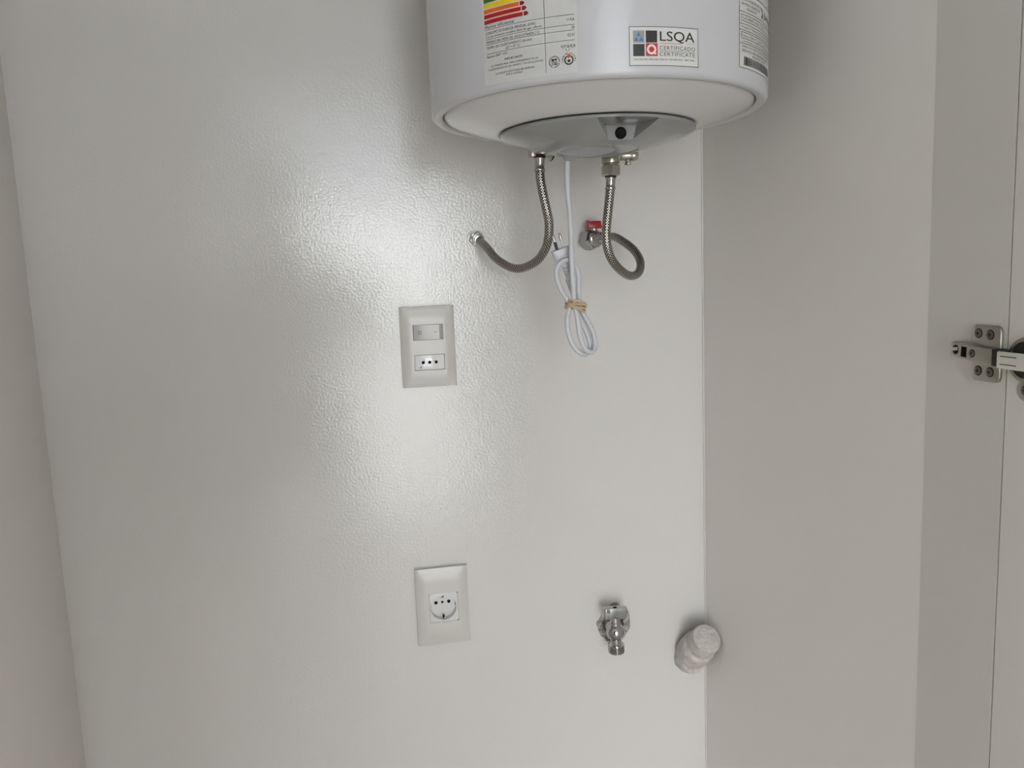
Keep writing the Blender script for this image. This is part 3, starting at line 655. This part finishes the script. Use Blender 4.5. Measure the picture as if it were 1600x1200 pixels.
b = NB(); cyl(b, (TX + 0.002, 0.0, 0.9040), (TX, TY, 0.9075), 0.0112, bev=0.0008); sphere(b, (TX, TY, 0.9055), 0.0142, 28, 18, (1, 1, 1.0)); obj('tap_body', b, 'chrome', tap, smooth=60)
b = NB(); lathe(b, (TX, TY, 0.9150), (0, 0, 1), [(0.0085, 0), (0.0085, 0.006), (0.0076, 0.007), (0.0076, 0.014)], 28); obj('neck', b, 'chrome', tap)
b = NB()
pts = [(-0.0178, -0.0035), (-0.0155, -0.0060), (0.0165, -0.0060), (0.0185, -0.0040), (0.0185, 0.0040), (0.0165, 0.0060), (-0.0155, 0.0060), (-0.0178, 0.0035)]
R_ = Matrix.Rotation(math.radians(3.5), 3, 'Y')
lo = [b.verts.new(Vector((TX - 0.0006, TY, 0.9360)) + R_ @ Vector((x, y, -0.0085))) for x, y in pts]; hi = [b.verts.new(Vector((TX - 0.0006, TY, 0.9360)) + R_ @ Vector((x, y, 0.0085))) for x, y in pts]
b.faces.new(lo); b.faces.new(hi)
for k in range(8): b.faces.new((lo[k], lo[(k + 1) % 8], hi[(k + 1) % 8], hi[k]))
bmesh.ops.recalc_face_normals(b, faces=b.faces); bmesh.ops.bevel(b, geom=list(b.edges), offset=0.0006, segments=2, affect='EDGES', profile=0.5)
hd_ = obj('handle', b, 'chrome', tap, smooth=25)
b = NB(); lathe(b, (TX - 0.0002, TY - 0.001, 0.9443), (0, 0, 1), [(0.0030, -0.001), (0.0030, 0.0006), (0.0022, 0.0009)], 18); obj('screw_cap', b, 'black', hd_, 'small black screw cap')
b = NB()
prof = [(0.0085, -0.002), (0.0085, 0.010), (0.0112, 0.0125), (0.0124, 0.0130)]
h = 0.0135
for k in range(7): prof += [(0.0126, h), (0.0126, h + 0.0007), (0.0118, h + 0.0010), (0.0118, h + 0.0014)]; h += 0.0017
prof += [(0.0122, h), (0.0095, h + 0.0006), (0.0090, h - 0.004)]
lathe(b, (TX + 0.0005, TY, 0.8985), (0.02, 0, -1), prof, 32); obj('threaded_outlet', b, 'chrome', tap, 'threaded chrome outlet', smooth=30)

# ------------------------------------------------------------------ capped pipe stub in the corner
ps = thing('pipe_stub', 'pale capped drain pipe stub painted over in the wall corner', 'pipe', (0.479, 0, 0.829))
P0, P1 = Vector((0.4790, 0.0, 0.8300)), Vector((0.4855, -0.060, 0.8880)); A_ = (P1 - P0).normalized(); LL = (P1 - P0).length
rr = random.Random(3)
def lumpy(b, o, ax_, prof, amp, seg=40, cap1=True):
    rg = lathe(b, o, ax_, prof, seg, cap1=cap1); u, v, w = frame(ax_)
    for r in rg:
        for vert in r:
            vert.co += (vert.co - Vector(o)).normalized() * rr.uniform(-amp, amp) * 1.6
b = NB(); lumpy(b, (0.4790, 0.004, 0.8290), (0.02, -1, 0.22), [(0.0235, 0), (0.0238, 0.006), (0.0232, 0.014), (0.0222, 0.022), (0.020, 0.028)], 0.0003); obj('wall_collar', b, 'stub', ps, smooth=60)
b = NB(); lumpy(b, P0 + A_ * 0.010, A_, [(0.0225, 0), (0.0252, 0.006), (0.0260, 0.014), (0.0262, 0.036), (0.0256, 0.042), (0.0224, 0.045)], 0.0004); obj('pipe_body', b, 'stub', ps, smooth=60)
b = NB(); lathe(b, P0 + A_ * 0.056, A_, [(0.0222, 0), (0.0225, 0.004), (0.0225, LL - 0.060), (0.0218, LL - 0.0565), (0.0205, LL - 0.056)], 44); obj('end_cap', b, 'stub', ps, 'round flat end cap', smooth=40)

# ------------------------------------------------------------------ cabinet door and hinge on the right
DA = math.radians(4.0)                                             # opened a little past square
def DW(a, t, z): return Vector((XR - 0.0004 + a * math.sin(DA) + t * math.cos(DA), FRONT - 0.0012 - a * math.cos(DA) + t * math.sin(DA), z))
b = NB()
v8 = [b.verts.new(DW(a, t, z)) for a in (0, 0.46) for t in (0, 0.018) for z in (0.06, 2.56)]
for q in ((0, 1, 3, 2), (4, 6, 7, 5), (0, 4, 5, 1), (2, 3, 7, 6), (0, 2, 6, 4), (1, 5, 7, 3)): b.faces.new([v8[i] for i in q])
bmesh.ops.recalc_face_normals(b, faces=b.faces); bmesh.ops.bevel(b, geom=list(b.edges), offset=0.0008, segments=2, affect='EDGES', profile=0.5)
door = struct('door_1', b, 'melamine', 'white cabinet door standing open at the right edge', smooth=30)
HZ = 1.3700
# hinge arm: a channel rising from the panel towards the front
AR = Matrix.Rotation(math.radians(3.0), 3, 'X')
def AW(y, z, x): 
    q = AR @ Vector((0, y, z)); return Vector((XR - x, -0.560 + q.y, HZ + 0.0005 + q.z))
def arm_prism(b, y0, y1, zw, x_of, thick=None):
    pts = []
    for y in (y0, y1):
        for z in (-zw, zw): pts += [AW(y, z, x_of(y)), AW(y, z, 0.001)]
    v = [b.verts.new(p) for p in pts]
    for q in ((0, 1, 3, 2), (4, 6, 7, 5), (0, 4, 5, 1), (2, 3, 7, 6), (0, 2, 6, 4), (1, 5, 7, 3)): b.faces.new([v[i] for i in q])
    bmesh.ops.recalc_face_normals(b, faces=b.faces)
xo = lambda y: 0.0100 + (0.022 - y) / 0.05 * 0.0035
b = NB(); arm_prism(b, 0.0225, -0.0300, 0.0066, xo)
bmesh.ops.bevel(b, geom=list(b.edges), offset=0.0009, segments=2, affect='EDGES', profile=0.5)
c1 = NB(); lathe(c1, AW(0.0155, 0.0005, 0.0030), (-1, 0, 0), [(0.0041, 0), (0.0041, 0.02)], 24)
c2 = NB(); q = [AW(0.0085, 0.0042, 0.003), AW(0.0085, -0.0046, 0.003), AW(0.0015, -0.0046, 0.003), AW(0.0015, 0.0042, 0.003)]
l_ = [c2.verts.new(p) for p in q]; t_ = [c2.verts.new(p - Vector((0.02, 0, 0))) for p in q]; c2.faces.new(l_); c2.faces.new(t_)
for k in range(4): c2.faces.new((l_[k], l_[(k + 1) % 4], t_[(k + 1) % 4], t_[k]))
c3 = NB(); q = [AW(0.030, 0.0018, 0.003), AW(0.030, -0.0014, 0.003), AW(0.018, -0.0014, 0.003), AW(0.018, 0.0018, 0.003)]
l_ = [c3.verts.new(p) for p in q]; t_ = [c3.verts.new(p - Vector((0.02, 0, 0))) for p in q]; c3.faces.new(l_); c3.faces.new(t_)
for k in range(4): c3.faces.new((l_[k], l_[(k + 1) % 4], t_[(k + 1) % 4], t_[k]))
b = boolean(b, [c1, c2, c3]); hg = arm = obj('hinge', b, 'hinge_nickel', door, 'nickel concealed hinge screwed to the right side panel', smooth=30)
b = NB()                                                           # winged mounting plate
def plate_outline():
    pts = []
    for s in (1, -1):
        c0, c1, z_in, z_out = -0.5555, -0.5855, 0.0075, 0.0235
        q = [(c0, z_in), (c0, z_out - 0.002), (c0 - 0.002, z_out), (c1 + 0.005, z_out), (c1 + 0.0015, z_out - 0.0015), (c1, z_out - 0.005), (c1, z_in)]
        q = [(y, s * z) for y, z in q]
        pts += q if s > 0 else q[::-1]
    return pts
ol = plate_outline()
lo = [b.verts.new((XR - 0.0002, y, HZ + z)) for y, z in ol]; hi = [b.verts.new((XR - 0.0030, y, HZ + z)) for y, z in ol]
b.faces.new(lo); b.faces.new(hi); n = len(ol)
for k in range(n): b.faces.new((lo[k], lo[(k + 1) % n], hi[(k + 1) % n], hi[k]))
bmesh.ops.recalc_face_normals(b, faces=b.faces); bmesh.ops.bevel(b, geom=[e for e in b.edges if all(abs(v.co.x - (XR - 0.003)) < 1e-5 for v in e.verts)], offset=0.0008, segments=2, affect='EDGES', profile=0.5)
mp = obj('mounting_plate', b, 'hinge_nickel', hg, smooth=30)
def screw(parent, o, r, nrm=Vector((-1, 0, 0)), m='screw_steel'):
    o = Vector(o); b = NB(); u, v, w = frame(nrm)
    lathe(b, o, nrm, [(r * 1.28, -0.0004), (r * 1.28, 0.00025)], 24); s_ = obj('screw_recess', b, 'rubber', parent)
    b = NB(); lathe(b, o, nrm, [(r, 0), (r, 0.0006), (r * 0.8, 0.0010), (r * 0.2, 0.0012)], 24); obj('screw_head', b, m, parent)
    b = NB()
    for p, q in ((u, v), (v, u)):
        c = [o + w * 0.00135 + p * (sx_ * r * 0.55) + q * (sy_ * r * 0.17) for sx_, sy_ in ((-1, -1), (1, -1), (1, 1), (-1, 1))]
        t = [b.verts.new(x) for x in c]; l_ = [b.verts.new(x - w * 0.0012) for x in c]
        b.faces.new(t)
        for k in range(4): b.faces.new((t[k], t[(k + 1) % 4], l_[(k + 1) % 4], l_[k]))
    obj('screw_slot', b, 'rubber', parent)
for y, z in ((-0.5615, 0.0165), (-0.5745, 0.0160), (-0.5625, -0.0150), (-0.5755, -0.0150)): screw(hg, (XR - 0.0030, y, HZ + z), 0.0033)
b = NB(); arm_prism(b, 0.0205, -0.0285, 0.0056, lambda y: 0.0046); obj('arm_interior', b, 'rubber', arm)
screw(arm, AW(0.0150, 0.0005, 0.0052), 0.0031)
screw(arm, AW(-0.0055, 0.0, xo(-0.0055) + 0.0001), 0.0027)
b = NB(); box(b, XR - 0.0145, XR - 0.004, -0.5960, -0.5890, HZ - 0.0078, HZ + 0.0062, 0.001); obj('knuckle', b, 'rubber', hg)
b = NB(); box(b, XR - 0.0150, XR - 0.0125, -0.6270, -0.5950, HZ - 0.0088, HZ + 0.0048, 0.0010); box(b, XR - 0.0140, XR + 0.0010, -0.6290, -0.6240, HZ - 0.0088, HZ + 0.0048, 0.0010)
la = obj('door_link', b, 'bright_steel', hg, 'pale steel link arm reaching to the door', smooth=30)
b = NB()
for z in (HZ + 0.0012, HZ - 0.0052): box(b, XR - 0.01535, XR - 0.0146, -0.6150, -0.5990, z - 0.00035, z + 0.00035)
obj('pressed_line', b, 'grey_mark', hg)
b = NB(); cc = DW(0.0185, 0.0, HZ - 0.002); nn = (DW(0, -1, 0) - DW(0, 0, 0))
lathe(b, cc, nn, [(0.0180, 0.0), (0.0180, 0.0010), (0.0172, 0.0016), (0.0150, 0.0014), (0.0145, 0.0002)], 40); cup = obj('hinge_cup', b, 'hinge_nickel', hg, 'round hinge cup set in the door')
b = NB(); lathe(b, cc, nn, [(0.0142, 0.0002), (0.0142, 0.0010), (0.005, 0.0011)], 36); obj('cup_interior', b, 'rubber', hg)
b = NB(); wc = DW(0.0195, 0, HZ - 0.026)
lathe(b, wc, nn, [(0.0085, 0), (0.0085, 0.0012), (0.0078, 0.0016)], 28); wing = obj('cup_wing', b, 'hinge_nickel', hg)
screw(hg, wc + nn * 0.0016, 0.0030, nn)

# ------------------------------------------------------------------ person holding the camera, mirrored softly in the gloss paint
def skin_figure(name, joints, bones, m, parent):
    me = bpy.data.meshes.new(name); names = list(joints); idx = {k: i for i, k in enumerate(names)}
    base = BASE[parent.name]
    me.from_pydata([Vector(joints[k][0]) - base for k in names], [(idx[a], idx[b_]) for a, b_ in bones], [])
    o = bpy.data.objects.new(name, me); COL.objects.link(o); o.parent = parent; BASE[o.name] = base
    o.modifiers.new('skin', 'SKIN')
    for k in names:
        r = joints[k][1]; me.skin_vertices[0].data[idx[k]].radius = r if isinstance(r, tuple) else (r, r)
    me.skin_vertices[0].data[0].use_root = True
    s = o.modifiers.new('subdivision', 'SUBSURF'); s.levels = 2; s.render_levels = 2
    me.materials.append(M[m]); return o
PX, PY = -0.25, -1.62
person = thing('person', 'person in dark clothes standing before the recess, seen as a dim reflection', 'person', (PX, PY, 0))
J = {'pelvis': ((PX, PY, 0.98), (0.17, 0.12)), 'belly': ((PX, PY, 1.12), (0.165, 0.115)), 'chest': ((PX, PY, 1.34), (0.18, 0.125)), 'collar': ((PX, PY, 1.48), (0.11, 0.08)), 'neck': ((PX, PY + 0.01, 1.57), 0.058),
     'jaw': ((PX, PY + 0.04, 1.66), (0.07, 0.085)), 'brow': ((PX, PY + 0.03, 1.75), (0.082, 0.10)), 'crown': ((PX, PY + 0.02, 1.82), (0.06, 0.075))}
B = [('pelvis', 'belly'), ('belly', 'chest'), ('chest', 'collar'), ('collar', 'neck'), ('neck', 'jaw'), ('jaw', 'brow'), ('brow', 'crown')]
for s, n in ((1, 'r'), (-1, 'l')):
    J['hip' + n] = ((PX + s * 0.10, PY, 0.90), 0.10); J['knee' + n] = ((PX + s * 0.11, PY + 0.02, 0.50), 0.068); J['ankle' + n] = ((PX + s * 0.11, PY - 0.02, 0.09), 0.046); J['toe' + n] = ((PX + s * 0.12, PY + 0.17, 0.04), 0.036)
    B += [('pelvis', 'hip' + n), ('hip' + n, 'knee' + n), ('knee' + n, 'ankle' + n), ('ankle' + n, 'toe' + n)]
    J['shoulder' + n] = ((PX + s * 0.20, PY, 1.45), 0.068); B.append(('collar', 'shoulder' + n))
J['elbowr'] = ((PX + 0.27, PY + 0.10, 1.22), 0.048); J['wristr'] = ((PX + 0.24, PY + 0.33, 1.36), 0.032)
J['elbowl'] = ((PX - 0.26, PY + 0.02, 1.17), 0.048); J['wristl'] = ((PX - 0.25, PY + 0.12, 0.93), 0.032)
for n in 'rl': B += [('shoulder' + n, 'elbow' + n), ('elbow' + n, 'wrist' + n)]
for n, dz, dy, dx in (('r', 1, 0.25, 0.0), ('l', -1, 0.1, 0.0)):
    w = Vector(J['wrist' + n][0]); up = Vector((0, 0.55, 0.83)) if n == 'r' else Vector((0, 0.15, -0.98))
    J['palm' + n] = (w + up * 0.055, (0.036, 0.018)); B.append(('wrist' + n, 'palm' + n))
    for i, ln in enumerate((0.066, 0.074, 0.070, 0.055)):
        k0 = w + up * 0.085 + Vector(((i - 1.5) * 0.020, 0, 0)); k1 = k0 + up * ln * 0.5 + Vector((0, 0.006, 0)); k2 = k1 + up * ln * 0.45 + Vector((0, 0.016, 0))
        for t, p_, r_ in (('a', k0, 0.0095), ('b', k1, 0.0088), ('c', k2, 0.0078)): J['f%s%d%s' % (n, i, t)] = (p_, r_)
        B += [('palm' + n, 'f%s%da' % (n, i)), ('f%s%da' % (n, i), 'f%s%db' % (n, i)), ('f%s%db' % (n, i), 'f%s%dc' % (n, i))]
    s = -1 if n == 'r' else 1
    t0 = w + up * 0.045 + Vector((s * 0.040, 0.01, 0)); t1 = t0 + up * 0.035 + Vector((s * 0.014, 0.014, 0))
    J['t%sa' % n] = (t0, 0.0105); J['t%sb' % n] = (t1, 0.0090); B += [('palm' + n, 't%sa' % n), ('t%sa' % n, 't%sb' % n)]
skin_figure('body', J, B, 'person_body', person)
b = NB(); sphere(b, (PX, PY - 0.005, 1.775), 0.098, 24, 16, (0.92, 1.05, 0.98))
bmesh.ops.delete(b, geom=[v for v in b.verts if v.co.z < 1.72 or (v.co.y > PY + 0.055 and v.co.z < 1.815)], context='VERTS')
obj('hair', b, 'hair', person, 'short dark hair')
